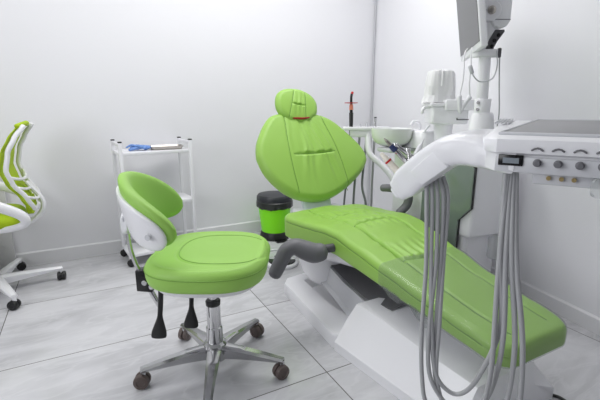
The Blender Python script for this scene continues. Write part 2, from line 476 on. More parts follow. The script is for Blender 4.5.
# --- backrest
BO = V((1.27, 2.2, .49)); BU = V((.996,-.087,0)); BV = V((.044,.498,.866)); BN = V((-.075,-.863,.5))
outl = [(-.186,.625),(-.240,.566),(-.278,.502),(-.312,.430),(-.325,.362),(-.322,.313),(-.289,.215),(-.214,.114),(-.118,.045),(.002,.013),(.121,.023),(.257,.082),(.392,.175),(.455,.245),(.474,.300),(.445,.386),(.349,.508),(.265,.59),(.172,.636),(.08,.648),(-.011,.648),(-.11,.647)]
BC = V((.07,.33))
def closed_interp(pts, k=10):
    P = [V((x,y,0)) for x,y in pts]; n = len(P); out = []
    for i in range(n):
        a, b, c, d = P[i-1], P[i], P[(i+1) % n], P[(i+2) % n]
        for s in range(k):
            t = s/k; p = .5*((2*b)+(c-a)*t+(2*a-5*b+4*c-d)*t*t+(3*b-a-3*c+d)*t**3); out.append((p.x, p.y))
    return out
def radial(pts, c):
    tab = sorted((math.atan2(y-c[1], x-c[0]), math.hypot(x-c[0], y-c[1])) for x, y in closed_interp(pts))
    tab = [(tab[-1][0]-2*pi, tab[-1][1])]+tab+[(tab[0][0]+2*pi, tab[0][1])]
    def f(a):
        lo, hi = 0, len(tab)-1
        while hi-lo > 1:
            m = (lo+hi)//2
            if tab[m][0] <= a: lo = m
            else: hi = m
        (a0, r0), (a1, r1) = tab[lo], tab[hi]
        return r0+(r1-r0)*(a-a0)/max(1e-9, a1-a0)
    return f
def pad(N, rad, c, mtx, front, back, shrink=0.):
    """pillow: square grid mapped to a disc, scaled to the outline; front/back give heights from (u,v,r)"""
    bm = B(); vf = {}; vb = {}
    for i in range(N+1):
        for j in range(N+1):
            X = -1+2*i/N; Y = -1+2*j/N
            x = X*sqrt(1-Y*Y/2); y = Y*sqrt(1-X*X/2)
            r = math.hypot(x, y); a = math.atan2(y, x); rr = rad(a)-shrink
            u, v = c[0]+cos(a)*r*rr, c[1]+sin(a)*r*rr
            edge = i in (0, N) or j in (0, N)
            vf[i,j] = bm.verts.new(mtx @ V((u, v, 0 if edge else front(u, v, min(r,1), rr))))
            vb[i,j] = vf[i,j] if edge else bm.verts.new(mtx @ V((u, v, back(u, v, min(r,1), rr))))
    for i in range(N):
        for j in range(N):
            bm.faces.new((vf[i,j], vf[i+1,j], vf[i+1,j+1], vf[i,j+1]))
            f = (vb[i,j+1], vb[i+1,j+1], vb[i+1,j], vb[i,j])
            if len(set(f)) == 4: bm.faces.new(f)
    return bm
def shoulder(r, rr, T, e):
    """height T with rounded edge of width e (metres) inside the outline"""
    d = (1-r)*rr
    return T if d > e else T*sqrt(max(0, 1-((e-d)/e)**2))
def back_front(u, v, r, rr):
    h = shoulder(r, rr, .050, .045)+.018*(1-r*r)
    # seams of the centre panel
    f = (v-.10)/(.56-.10)
    ul = -.100-.012*sin(pi*max(0,min(1,f))); ur = .268+(.185-.268)*f+.012*sin(pi*max(0,min(1,f)))
    vis = sstep(.03, .09, v)*sstep(.66, .61, v)
    h -= .0055*(G(u-ul, .0055)+G(u-ur, .0055))*vis
    um = (ul+ur)/2; hw = (ur-ul)/2; t = (u-um)/hw
    if abs(t) < 1.0:
        c = 1-t*t
        vs = .338+.006*t-.010*c                                # gathered crosswise seam
        h -= .009*G(v-vs, .007)*max(0, min(1, (.90-abs(t))*5))
        w = sstep(.0, .02, abs(v-vs))*min(1, c*1.6)
        up = v > vs
        k = exp(-abs(v-vs)/(.14 if up else .16))
        ph = t*(12 if up else 11)+5*(v-vs)*(t*2+.6)+2.6*noise.noise(V((t*1.7, v*4, 7)))
        h += .0055*w*k*sin(ph)+.0035*w*k*sin(2.3*ph+1)
        h += .007*w*c*exp(-abs(v-vs)/.07)
        h += .006*w*sstep(.45,.62,v)*sin(t*12+1)*c
    h += .0025*noise.noise(V((u*7, v*7, 3)))*(r < .93)
    return h
BMX = frame3(BU, BV, BO)
brad = radial(outl, BC)
bm = pad(130, brad, BC, BMX, back_front, lambda u, v, r, rr: -shoulder(r, rr, .05, .05)-.01*(1-r*r))
BK = obj('backrest', bm, M['green'], CH, sharp=70)
def back_pt(u, v):
    a = math.atan2(v-BC.y, u-BC.x); rr = brad(a); r = math.hypot(u-BC.x, v-BC.y)/rr
    return BMX @ V((u, v, back_front(u, v, min(r, .999), rr)+.0006))
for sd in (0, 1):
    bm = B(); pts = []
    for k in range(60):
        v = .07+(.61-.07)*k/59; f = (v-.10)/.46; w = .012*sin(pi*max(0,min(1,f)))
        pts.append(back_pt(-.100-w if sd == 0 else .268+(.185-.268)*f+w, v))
    tube(bm, pts, .0020, 6); obj('seam', bm, M['seam'], BK)  # backrest seam drawn dark in place of the groove's own shade
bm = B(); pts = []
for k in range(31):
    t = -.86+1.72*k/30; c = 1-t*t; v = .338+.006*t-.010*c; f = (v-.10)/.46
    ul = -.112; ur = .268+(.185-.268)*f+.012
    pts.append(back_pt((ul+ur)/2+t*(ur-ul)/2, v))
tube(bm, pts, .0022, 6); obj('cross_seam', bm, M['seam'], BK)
# --- backrest stem
bm = B()
plate(bm, [(-.05,-.10),(.145,-.10),(.150,.06),(.10,.10),(0,.10),(-.055,.06)], .05, BMX @ Matrix.Translation((0,0,-.075)), .012, 3)
obj('back_stem', bm, M['paleblue'], CH)['label'] = 'pale grey stem between seat and backrest'
bm = B()
box(bm, (1.16,2.10,.40), (1.50,2.30,.455), .02, 3); box(bm, (1.22,2.12,.30), (1.44,2.24,.42), .015)
obj('back_hinge', bm, M['white'], CH)
# --- headrest
hl = [(-.117,.724),(-.105,.775),(-.064,.81),(0,.828),(.06,.828),(.120,.805),(.157,.765),(.166,.72),(.158,.675),(.103,.612),(.045,.597),(-.019,.600),(-.07,.625),(-.105,.668)]
HC = V((.024,.712)); hl = [(HC.x+(x-HC.x)*1.08, HC.y+(y-HC.y)*1.08) for x, y in hl]
tilt = Matrix.Translation((HC.x-.016, HC.y-.026, .040)) @ Matrix.Rotation(R(6), 4, 'X') @ Matrix.Rotation(R(-13), 4, 'Z') @ Matrix.Translation((-HC.x, -HC.y, 0))
def head_front(u, v, r, rr):
    h = shoulder(r, rr, .036, .036)+.012*(1-r*r)
    x, y = u-HC.x, v-HC.y
    h -= .003*(G(x+.045-.1*y, .004)+G(x-.055+.1*y, .004))
    if abs(x-.005) < .05:
        c = 1-((x-.005)/.05)**2
        h -= .009*G(y+.002, .006)*c
        h += .0035*sin(x*190)*exp(-abs(y)/.045)*sstep(0,.012,abs(y))*c
        h += .005*c*exp(-abs(y)/.03)*sstep(0,.012,abs(y))
    return h
bm = pad(76, radial(hl, HC), HC, BMX @ tilt, head_front, lambda u, v, r, rr: -shoulder(r, rr, .03, .034))
HR = obj('headrest', bm, M['green'], CH, sharp=70)
hrad = radial(hl, HC)
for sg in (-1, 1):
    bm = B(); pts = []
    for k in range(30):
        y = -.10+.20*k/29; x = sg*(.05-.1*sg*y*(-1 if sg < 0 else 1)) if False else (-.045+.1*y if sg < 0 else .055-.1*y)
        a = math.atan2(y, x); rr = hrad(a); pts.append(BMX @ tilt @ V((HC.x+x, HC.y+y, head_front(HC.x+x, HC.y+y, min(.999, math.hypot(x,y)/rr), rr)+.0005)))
    tube(bm, pts, .0017, 6); obj('seam', bm, M['seam'], HR)  # headrest seam, crease shade carried by its darker colour
bm = B()
plate(bm, rrect(.10,.20,.03), .016, BMX @ Matrix.Translation((.03,.60,-.02)), .004)
obj('headrest_bar', bm, M['alu'], CH)
bm = B(); tube(bm, [BMX @ V((x, y, z)) for x, y, z in ((-.070,.603,.048),(-.03,.588,.064),(.025,.582,.070),(.075,.592,.062),(.100,.608,.048))], .0075, 8, 6)
obj('headrest_collar', bm, M['darkred'], CH)['label'] = 'dark red band under the headrest'
# --- armrests
def armrest(pts, rad, pivot):
    bm = B(); tube(bm, pts, rad, 20, 10, .92)
    a = obj('armrest', bm, M['grey'], CH, sharp=60)
    bm = B(); rod(bm, pivot[0], pivot[1], .021, .021, 20, .003); rod(bm, pivot[1], V(pivot[1])+(V(pivot[1])-V(pivot[0])).normalized()*.012, .014)
    obj('armrest_pivot', bm, M['dgrey'], a)
    return a
armrest([(.968,1.590,.412),(.930,1.602,.410),(.893,1.622,.424),(.853,1.646,.440),(.814,1.66,.424),(.786,1.664,.380),(.762,1.665,.335),(.748,1.665,.312)],
        [.048,.054,.052,.045,.041,.039,.037,.035], ((.975,1.590,.425),(1.030,1.570,.432)))
armrest([(1.66,1.82,.47),(1.70,1.80,.52),(1.70,1.79,.585),(1.68,1.82,.612),(1.63,1.875,.618),(1.595,1.91,.616)],
        [.026,.028,.027,.027,.027,.024], ((1.62,1.80,.44),(1.67,1.80,.44)))

# ------------------------------------------------------------------ dental stool
SC = V((.403, 1.525, 0))
ST = thing('dental_stool', 'green dental stool with curved low backrest and chrome five-star base', 'stool', SC)
sf = V((.883,-.469,0)); ss = V((.469,.883,0))                 # the way the sitter faces, and his left
SM = frame3(sf, ss, SC)
def srad(a):                                                  # rounded, slightly tapered seat outline
    p = 2.9; c, s = abs(cos(a)), abs(sin(a))
    k = (c**p+s**p)**(-1/p)
    return k*(.232+.004*cos(a))*(1+.10*s*s)
def seat_h(u, v, r, rr):
    h = shoulder(r, rr, .024, .026)+.013*(1-r*r)
    uu, vv = (u-.055)/.175, v/.175
    q = (abs(uu)**2.6+abs(vv)**2.6)**(1/2.6)
    h -= .0045*G((q-1)*.165, .005)
    h -= .006*(1-sstep(.5,1.0,q))
    h += .004*G((r-.90)*rr, .012)
    return h
bm = pad(90, srad, (0,0), SM @ Matrix.Translation((0,0,.517)), seat_h, lambda u, v, r, rr: -shoulder(r, rr, .054, .016))
SEATO = obj('seat', bm, M['stoolgreen'], ST, sharp=70)
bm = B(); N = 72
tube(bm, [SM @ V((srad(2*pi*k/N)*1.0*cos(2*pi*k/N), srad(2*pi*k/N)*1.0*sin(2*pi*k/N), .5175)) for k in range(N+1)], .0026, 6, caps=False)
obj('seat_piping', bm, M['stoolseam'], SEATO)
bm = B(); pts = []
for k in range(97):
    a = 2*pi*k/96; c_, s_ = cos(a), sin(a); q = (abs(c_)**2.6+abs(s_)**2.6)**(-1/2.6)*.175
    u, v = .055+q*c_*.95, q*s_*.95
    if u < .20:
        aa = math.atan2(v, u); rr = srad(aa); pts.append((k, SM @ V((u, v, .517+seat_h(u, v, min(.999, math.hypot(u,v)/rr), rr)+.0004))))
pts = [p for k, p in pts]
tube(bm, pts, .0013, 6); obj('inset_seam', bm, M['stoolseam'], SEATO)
bm = B()                                                      # white pan under the seat
rings = []
for k, z in ((.89,.464),(.89,.452),(.85,.438),(.6,.432),(.2,.432)):
    rings.append([SM @ V((srad(2*pi*i/48)*k*cos(2*pi*i/48), srad(2*pi*i/48)*k*sin(2*pi*i/48), z)) for i in range(48)])
loft(bm, rings); obj('seat_pan', bm, M['white'], ST)
# curved backrest: arc about the sitter, pad inside, white shell outside
BA = V((-.080, 0, 0)); BOFF = R(12)
def arc_pt(th, r, z):                                         # th measured from straight behind
    return SM @ V((BA.x-r*cos(th), r*sin(th), z))
def back_zc(th): return .750-.045*(1-cos(th))-.035*sin(abs(th))**2
TH = R(80)
def back_strip(r_in, r_out, hfun, n=72, m=20, zoff=0, lean=.0, top=None):
    bm = B(); rings = []
    for i in range(n+1):
        s = -1+2*i/n; th = TH*s-BOFF
        hh = hfun(s); k = sqrt(max(0, 1-abs(s)**9)); zc = back_zc(th)+zoff
        ring = []
        for j in range(m):
            a = 2*pi*j/m; ca, sa = cos(a), sin(a)
            e = .5
            rx = (abs(ca)**e)*(1 if ca >= 0 else -1); rz = (abs(sa)**e)*(1 if sa >= 0 else -1)
            thick = (r_out-r_in)/2*(.25+.75*k)
            z = zc+hh*rz
            rr = (r_in+r_out)/2+thick*rx+lean*(z-.72)
            ring.append(arc_pt(th, rr, z))
        rings.append(ring)
    loft(bm, rings); return bm
hpad = lambda s: .112*(1-.42*abs(s)**1.6)*max(.22, sqrt(max(0, 1-abs(s)**6)))
bm = back_strip(.172, .220, hpad, lean=.22)
BP = obj('backrest', bm, M['stoolgreen'], ST, sharp=60)
hsh = lambda s: .088*(1-.30*abs(s)**1.8)*max(.2, sqrt(max(0, 1-abs(s)**8)))
TH = R(72)
bm = back_strip(.210, .236, hsh, zoff=-.022, lean=.22)
SH = obj('back_shell', bm, M['white'], ST, sharp=60)
SH['label'] = 'white plastic shell behind the green back pad'
for th, z in ((R(-14),.70),(R(14),.70),(R(-58),.665)):
    bm = B(); p = arc_pt(th-BOFF, .232, z); d = (p-arc_pt(th-BOFF, .2, z)).normalized(); rod(bm, p, p+d*.006, .011, n=14)
    obj('shell_screw', bm, M['whitegrey'], SH)
bm = B(); pp = arc_pt(0, .236, .70)
plate(bm, rrect(.10,.085,.02), .022, frame3(ss, (0,0,1), pp+V((0,0,-.04))-sf*.012), .006)
obj('stem_mount', bm, M['white'], SH)
# chrome stem + black bracket
bm = B()
stem = [SM @ V(p) for p in ((-.320,0,.66),(-.325,0,.60),(-.318,0,.53),(-.297,0,.46),(-.265,0,.415),(-.20,0,.428),(-.1,0,.432))]
tube(bm, stem, .0125, 12, 8, .7); obj('back_stem', bm, M['chrome'], ST)
bm = B()
plate(bm, [(-.035,-.045),(.03,-.05),(.035,.03),(.0,.05),(-.035,.045)], .045, frame3(sf, (0,0,1), SM @ V((-.268,.02,.415))), .005)
BR = obj('stem_bracket', bm, M['blackg'], ST)
for u, z in ((-.262,.415),(-.235,.398)):
    bm = B(); p = SM @ V((u,-.024,z)); rod(bm, p, p-ss*.02, .011, .011, 14, .002)
    obj('bracket_knob', bm, M['chrome'], BR)
bm = B(); tube(bm, [SM @ V(p) for p in ((-.27,.0,.40),(-.245,-.0,.34),(-.22,.0,.29))], .011, 10)
obj('stem_end', bm, M['chrome'], ST)
# two black paddle levers
for pts in (((-.155,-.155,.44),(-.158,-.160,.39),(-.163,-.166,.335)), ((-.08,-.02,.43),(-.078,-.03,.37),(-.080,-.04,.305))):
    bm = B(); P3 = [SM @ V(p) for p in pts]
    tube(bm, P3, .0095, 10, 6)
    d = (P3[2]-P3[1]).normalized()
    rings = []
    for k, w, t in ((-.01,.010,.010),(.005,.013,.011),(.03,.022,.011),(.055,.031,.010),(.072,.033,.009),(.080,.030,.007),(.083,.022,.004)):
        c = P3[2]+d*k
        rings.append([c+sf*(w*cos(a))*.9+ss*(t*sin(a))-sf*0 for a in [2*pi*i/20 for i in range(20)]])
    loft(bm, rings)
    obj('lever', bm, M['black'], ST, sharp=60)
# gas lift
cx, cy = SC.x, SC.y
bm = B(); rod(bm, (cx,cy,.30), (cx,cy,.44), .017, n=20)
for z in (.345,.368,.391): lathe(bm, [(.016,z),(.0215,z+.004),(.0215,z+.010),(.016,z+.014)], (cx,cy,0), 20)
obj('piston', bm, M['chrome'], ST)
bm = B(); lathe(bm, [(.022,.30),(.030,.301),(.031,.318),(.026,.324),(.012,.324)], (cx,cy,0), 24); obj('lift_collar', bm, M['black'], ST)
bm = B(); lathe(bm, [(.034,.12),(.034,.20),(.0295,.205),(.0285,.300),(.020,.300)], (cx,cy,0), 28); obj('gas_lift', bm, M['chrome'], ST)
bm = B(); lathe(bm, [(.022,.045),(.046,.055),(.052,.085),(.048,.125),(.036,.135),(.03,.135)], (cx,cy,0), 28); obj('base_hub', bm, M['alu'], ST)
def five_star(parent, c, R0, a0, legm, castm, zhub, zend, wheel, wid=.03, drop=.04):
    c = V(c)
    for k in range(5):
        a = a0+2*pi*k/5; d = V((cos(a), sin(a), 0)); s = V((-sin(a), cos(a), 0))
        bm = B(); rings = []
        n = 12
        for i in range(n+1):
            f = i/n; rr = .028+(R0+.008-.028)*f
            zt = zhub+(zend-zhub)*(f**1.5)
            w = wid*(1-.45*f); h = .040*(1-f)+.016
            p = c+d*rr
            rings.append([p+s*w*.55+V((0,0,zt)), p-s*w*.55+V((0,0,zt)), p-s*w+V((0,0,zt-.008)), p-s*w*.8+V((0,0,zt-h)), p+s*w*.8+V((0,0,zt-h)), p+s*w+V((0,0,zt-.008))])
        loft(bm, rings)
        p = c+d*R0
        rod(bm, p+V((0,0,zend-.008)), p+V((0,0,zend-drop)), .011, .011, 14)
        leg = obj('leg', bm, legm, parent, sharp=35)
        # twin-wheel caster
        bm = B(); ca = a0*1.7+k*1.9; w = V((cos(ca), sin(ca), 0)); fw = V((-sin(ca), cos(ca), 0))
        hub = p-fw*.006+V((0,0,wheel)); q = w.to_track_quat('Z', 'Y').to_matrix()
        for sg in (-1, 1):
            qq = (w*sg).to_track_quat('Z', 'Y').to_matrix()
            lathe(bm, [(wheel*.8,.003),(wheel*.97,.003),(wheel,.006),(wheel,.016),(wheel*.93,.022),(wheel*.55,.024),(wheel*.5,.021),(wheel*.2,.021)], hub, 24, qq)
        lathe(bm, [(wheel*.75,-.004),(wheel*.75,.004)], hub, 20, q)
        rod(bm, p+V((0,0,wheel+.002)), p+V((0,0,zend-.03)), .0095, n=12)
        obj('caster', bm, castm, leg, sharp=35)
five_star(ST, (cx,cy,0), .293, math.atan2(1.265-1.525, .30-.404), M['alu'], M['caster'], .120, .088, .031)

# ------------------------------------------------------------------ office chair at the left edge
OC = V((-.565, 2.885, 0))
OF = thing('office_chair', 'lime green mesh office chair with white plastic frame and armrests', 'chair', OC)
of = V((-1,.03,0)).normalized(); os_ = V((-of.y, of.x, 0))  # faces left; os_ is sideways
OM = frame3(of, os_, OC)
five_star(OF, OC, .345, R(-68), M['white'], M['black'], .10, .088, .028, .032)
bm = B(); rod(bm, OC+V((0,0,.06)), OC+V((0,0,.28)), .028); rod(bm, OC+V((0,0,.28)), OC+V((0,0,.40)), .016); obj('gas_lift', bm, M['white'], OF)
bm = B(); plate(bm, rrect(.26,.2,.03), .035, OM @ Matrix.Translation((0,0,.395)), .008); obj('tilt_mechanism', bm, M['black'], OF)
def osr(a):
    p = 3.2; c, s = abs(cos(a)), abs(sin(a)); return (c**p+s**p)**(-1/p)*.225
bm = pad(40, osr, (0,0), OM @ Matrix.Translation((.02,0,.46)), lambda u,v,r,rr: shoulder(r,rr,.045,.05)+.008*(1-r*r), lambda u,v,r,rr: -shoulder(r,rr,.028,.03))
obj('seat', bm, M['lime'], OF, sharp=70)
# back: curved frame, two white rails, lime mesh between
def bprof(z):                                                 # distance behind the seat centre at height z
    return lerp_table([(.44,-.25),(.52,-.262),(.60,-.235),(.68,-.185),(.76,-.165),(.86,-.185),(.94,-.225),(1.0,-.27)], z)[0]
def bwid(z): return lerp_table([(.5,.12),(.6,.17),(.75,.205),(.9,.20),(1.0,.165)], z)[0]
zs = [.52+.48*i/24 for i in range(25)]
for sg in (-1, 1):
    bm = B()
    tube(bm, [OM @ V((bprof(z)-.012, sg*bwid(z), z)) for z in zs], .014, 10, 0, .8)
    obj('back_rail', bm, M['white'], OF, sharp=60)
bm = B(); rings = []
for z in zs:
    w = bwid(z); rings.append([OM @ V((bprof(z)+.022*(t*t)-.006+dx, t*w, z)) for dx, ts in ((0,[-1+.2*k for k in range(11)]), (.006,[1-.2*k for k in range(11)])) for t in ts])
loft(bm, rings); obj('back_mesh', bm, M['lime'], OF, sharp=60)
bm = B(); tube(bm, [OM @ V((bprof(1.0)+.022*t*t-.004, t*bwid(1.0), 1.0+.012*(1-t*t))) for t in [-1+.2*k for k in range(11)]], .013, 10)
obj('top_rail', bm, M['lime'], OF)
for z in (.60,.66,.72):
    bm = B(); tube(bm, [OM @ V((bprof(z)-.022-.03*(1-t*t), t*bwid(z), z-.03*(1-t*t))) for t in [-1+.2*k for k in range(11)]], .0085, 8)
    obj('back_slat', bm, M['white'], OF)
bm = B(); plate(bm, rrect(.20,.10,.04), .03, frame3(os_, (0,0,1), OM @ V((-.255,0,.53))), .012, 3); obj('lumbar_pad', bm, M['lime'], OF)
bm = B(); tube(bm, [OM @ V(p) for p in ((-.05,0,.40),(-.20,0,.41),(-.285,0,.47),(-.30,0,.55),(-.235,0,.66))], .021, 10, 8, .7); obj('back_support', bm, M['white'], OF)
for sg in (-1, 1):
    bm = B()
    tube(bm, [OM @ V(p) for p in ((.16,sg*.255,.60),(.06,sg*.262,.617),(-.04,sg*.262,.612),(-.13,sg*.258,.575),(-.215,sg*.245,.52),(-.235,sg*.235,.475),(-.20,sg*.215,.445),(-.10,sg*.18,.425),(.02,sg*.12,.42))],
         [.018,.022,.024,.024,.022,.020,.018,.016,.014], 12, 8, 1.25)
    obj('armrest', bm, M['white'], OF, sharp=60)
# desk whose side panel shows behind the chair
DK = thing('desk', 'plain pale desk against the wall behind the green office chair', 'desk', (-1.1, 3.15, 0))
bm = B(); box(bm, (-1.75,3.246,.02), (-.505,3.268,.715), .002); obj('back_panel', bm, M['desk'], DK)
for x in (-1.75, -.69):
    bm = B(); box(bm, (x,3.03,.0), (x+.025,3.246,.72), .002); obj('side_panel', bm, M['desk'], DK)
bm = B(); box(bm, (-1.78,2.98,.72), (-.64,3.27,.745), .003); obj('desk_top', bm, M['desk'], DK)

# ------------------------------------------------------------------ utility trolley
TR = thing('utility_trolley', 'white three-shelf metal trolley standing against the white wall', 'trolley', (.205, 2.92, 0), R(6))
TM = ROOTM[TR.name]
TW, TD = .475, .25
def tbox(lo, hi, bev=.002):
    b_ = B(); box(b_, lo, hi, bev, mtx=TM); return b_
for (x, y) in ((0,0),(TW,0),(0,TD),(TW,TD)):
    bm = tbox((x-.011,y-.011,.06), (x+.011,y+.011,.872))
    p = obj('post', bm, M['whitem'], TR)
    bm = tbox((x-.012,y-.012,.872), (x+.012,y+.012,.880), .001); obj('post_cap', bm, M['black'], p)
    bm = B(); cc = TM @ V((x,y,.026)); w = TM.to_3x3() @ V((.8,.6,0))
    for sg in (-1,1): lathe(bm, [(.02,.002),(.026,.004),(.026,.012),(.02,.017),(.006,.017)], cc, 18, (w*sg).to_track_quat('Z','Y').to_matrix())
    rod(bm, cc, TM @ V((x,y,.062)), .008); obj('caster', bm, M['black'], p)
for z in (.805,.44,.09):
    bm = B(); box(bm, (-.008,-.008,z-.022), (TW+.008,TD+.008,z), .003, mtx=TM)
    if z < .8: pass
    obj('shelf', bm, M['whitem'], TR)
for x in (0, TW):
    bm = tbox((x-.007,.0,.845), (x+.007,TD,.865)); obj('side_rail', bm, M['whitem'], TR)
# gloves and metal tray on the trolley's top shelf
gl = TM @ V((.15,.10,.805))
bm = B()
random.seed(11)
for k in range(7):
    a = R(-20+36*k+random.uniform(-15,15)); L_ = random.uniform(.05,.10)
    c = gl+V((random.uniform(-.03,.04), random.uniform(-.03,.03), .012+.004*k*.8))
    pts = [c, c+V((cos(a)*L_*.5, sin(a)*L_*.4, .008)), c+V((cos(a)*L_, sin(a)*L_*.7, -.006))]
    tube(bm, pts, [.020,.014,.009], 10, 6, .55)
tube(bm, [gl+V((-.07,-.02,.011)), gl+V((0,0,.024)), gl+V((.06,.01,.022))], [.016,.026,.018], 12, 6, .6)
single('disposable_gloves', bm, M['glove'], 'crumpled blue disposable gloves lying on the trolley top', 'gloves', gl)
tl = TM @ V((.33,.10,.805))
KT = thing('instrument_tray', 'shallow steel instrument tray beside the blue gloves on the trolley', 'tray', tl, R(4))
bm = B()
ro, ri = rrect(.23,.13,.03,4), rrect(.20,.10,.02,4)
loft(bm, [[tl+V((x,y,z)) for x, y in rr] for rr, z in ((ri,.002),(ro,.026),(rrect(.236,.136,.032,4),.026),(rrect(.236,.136,.032,4),.024),(rrect(.204,.104,.021,4),0))])
obj('tray_body', bm, M['steel'], KT)
for k, (y, ln, lb) in enumerate(((-.03,.15,'steel hand instrument nearest the front rim of the steel tray'),(-.006,.13,'short steel hand instrument in the middle of the steel tray'),(.022,.16,'long steel hand instrument along the back of the steel tray'))):
    bm = B(); tube(bm, [tl+V((-ln/2,y,.0065)), tl+V((0,y+.003,.008)), tl+V((ln/2,y-.004,.009))], .0035, 8, 4)
    single('hand_instrument', bm, M['steel'], lb, 'dental instrument', tl+V((0,y,.002)), 'hand instruments in the steel tray')

# ------------------------------------------------------------------ pedal bin
BI = V((1.385, 3.06, 0))
BN_ = thing('pedal_bin', 'lime green pedal bin with black lid, liner and foot pedal', 'trash bin', BI)
bm = B(); lathe(bm, [(.10,.03),(.105,.04),(.135,.30),(.13,.30),(.10,.05)], BI, 36); obj('bin_body', bm, M['bingreen'], BN_)
bm = B(); lathe(bm, [(.10,.0),(.122,.0),(.124,.012),(.112,.055),(.108,.06),(.09,.06)], BI, 36)
obj('bin_base', bm, M['black'], BN_)
d = (V((0,0,0))-BI); d.z = 0; d.normalize(); dd = (d+V((.35,-.2,0))).normalized()
bm = B(); plate(bm, rrect(.09,.06,.01), .018, frame3(V((-dd.y,dd.x,0)), dd, BI+dd*.135+V((0,0,.014))), .004); obj('pedal', bm, M['blackg'], BN_)
bm = B(); rings = []
n = 60
for r0, z, j in ((.134,.255,.006),(.142,.262,.012),(.146,.285,.010),(.145,.305,.004),(.138,.312,.0),(.125,.312,.0)):
    rings.append([BI+V(((r0+j*noise.noise(V((cos(a)*6,sin(a)*6,z*40))))*cos(a), (r0+j*noise.noise(V((cos(a)*6,sin(a)*6,z*40))))*sin(a), z+(.018*noise.noise(V((cos(a)*4,sin(a)*4,2))) if z < .27 else 0))) for a in [2*pi*k/n for k in range(n)]])
loft(bm, rings); obj('bin_liner', bm, M['bag'], BN_)
bm = B(); lathe(bm, [(.13,.308),(.14,.310),(.143,.322),(.141,.345),(.130,.358),(.08,.368),(.02,.371)], BI, 40); obj('bin_lid', bm, M['binlid'], BN_)
BN_.scale = (1.07, 1.07, 1.07)

# ------------------------------------------------------------------ foot control behind the armrest
FC = V((1.165, 2.46, 0))
FT = thing('foot_control', 'white and black foot control on the floor behind the grey armrest', 'foot pedal', FC)
bm = B(); lathe(bm, [(.10,0),(.112,.004),(.112,.018),(.10,.028),(.03,.034),(.01,.034)], FC, 36); obj('pedal_base', bm, M['white'], FT)
for a0 in (20, 140, 260):
    bm = B(); poly = [(.058*cos(R(a0+t)), .058*sin(R(a0+t))) for t in range(0,81,16)]+[(.098*cos(R(a0+t)), .098*sin(R(a0+t))) for t in range(80,-1,-16)]
    prism(bm, [(FC.x+x, FC.y+y) for x, y in poly], .024, .036, 'Z', .002)
    obj('pedal_pad', bm, M['black'], FT)
bm = B(); lathe(bm, [(.030,.03),(.036,.034),(.036,.052),(.028,.060),(.008,.062)], FC, 24); obj('pedal_button', bm, M['black'], FT)
bm = B(); tube(bm, [FC+V(p) for p in ((-.10,.03,.012),(-.16,.09,.008),(-.12,.2,.008),(.02,.28,.008),(.16,.26,.008))], .006, 8, 8); obj('pedal_cord', bm, M['white'], FT)

# ------------------------------------------------------------------ cuspidor unit (tower at the right)
UN = thing('dental_unit', 'white dental unit tower with smoked side panel behind the green chair', 'dental unit', (1.95, 1.72, 0))
bm = B()
prism(bm, [(1.785,1.40),(2.02,1.385),(2.15,1.40),(2.16,2.02),(1.80,2.06)], .40, .86, 'Z', .02, 3)
obj('unit_body', bm, M['white'], UN)
bm = B()
prism(bm, [(1.80,1.45),(1.99,1.44),(2.05,1.9),(1.83,1.98)], .0, .42, 'Z', .02, 3)
obj('unit_column', bm, M['white'], UN)
bm = B()                                                      # smoked panel, chair side
pn = [(1.395,.795),(1.41,.80),(1.735,.80),(1.745,.79),(1.745,.25),(1.50,.25),(1.472,.30),(1.472,.50),(1.395,.575)]
prism(bm, pn, 1.762, 1.772, 'X', .003); PN = obj('side_panel', bm, M['panel'], UN); PN['label'] = 'smoked grey-green glossy panel'
bm = B(); cy_ = sum(p[0] for p in pn)/len(pn); cz_ = sum(p[1] for p in pn)/len(pn)
prism(bm, [grow(p, (cy_,cz_), 1.014) for p in pn], 1.7725, 1.786, 'X', .002); obj('panel_frame', bm, M['blackg'], PN)
bm = B()
prism(bm, [(1.82,1.445),(2.05,1.43),(2.10,1.50),(1.86,1.55)], .10, .40, 'Z', .02, 3); obj('lower_cover', bm, M['white'], UN)
bm = B(); lathe(bm, [(.012,.25),(.038,.25),(.042,.27),(.042,.37),(.030,.395),(.020,.40)], (2.03,1.42,0), 24); BT = obj('water_bottle', bm, M['jar'], UN)
bm = B(); lathe(bm, [(.022,.398),(.024,.40),(.024,.425),(.012,.43)], (2.03,1.42,0), 20); obj('bottle_cap', bm, M['whitegrey'], BT)
# cuspidor block, bowl, faucet
bm = B()
loft(bm, [[V((1.87+w*x, 1.90+d_*y, z)) for x, y in rrect(2,2,.35,4)] for w, d_, z in ((.10,.13,.86),(.098,.125,.90),(.088,.11,.955),(.083,.10,.962))])
obj('cuspidor_block', bm, M['white'], UN, sharp=50)
bm = B(); bc = V((1.70,1.97,0))
lathe(bm, [(.03,.862),(.07,.868),(.105,.89),(.122,.92),(.128,.968),(.129,.975),(.124,.975),(.116,.93),(.085,.895),(.03,.885)], bc, 44); obj('spittoon_bowl', bm, M['bowl'], UN)
bm = B(); box(bm, (1.60,1.86,.835), (1.84,1.99,.862), .01); obj('bowl_bracket', bm, M['whitegrey'], UN)
bm = B(); tube(bm, [(1.862,1.90,.955),(1.862,1.90,.99),(1.848,1.905,1.014),(1.822,1.915,1.016),(1.808,1.921,.995)], .0085, 10, 8); obj('faucet', bm, M['white'], UN)
bm = B(); tube(bm, [(1.80,1.80,.955),(1.815,1.79,.985),(1.83,1.79,.995)], .007, 8, 5); obj('cup_filler', bm, M['white'], UN)
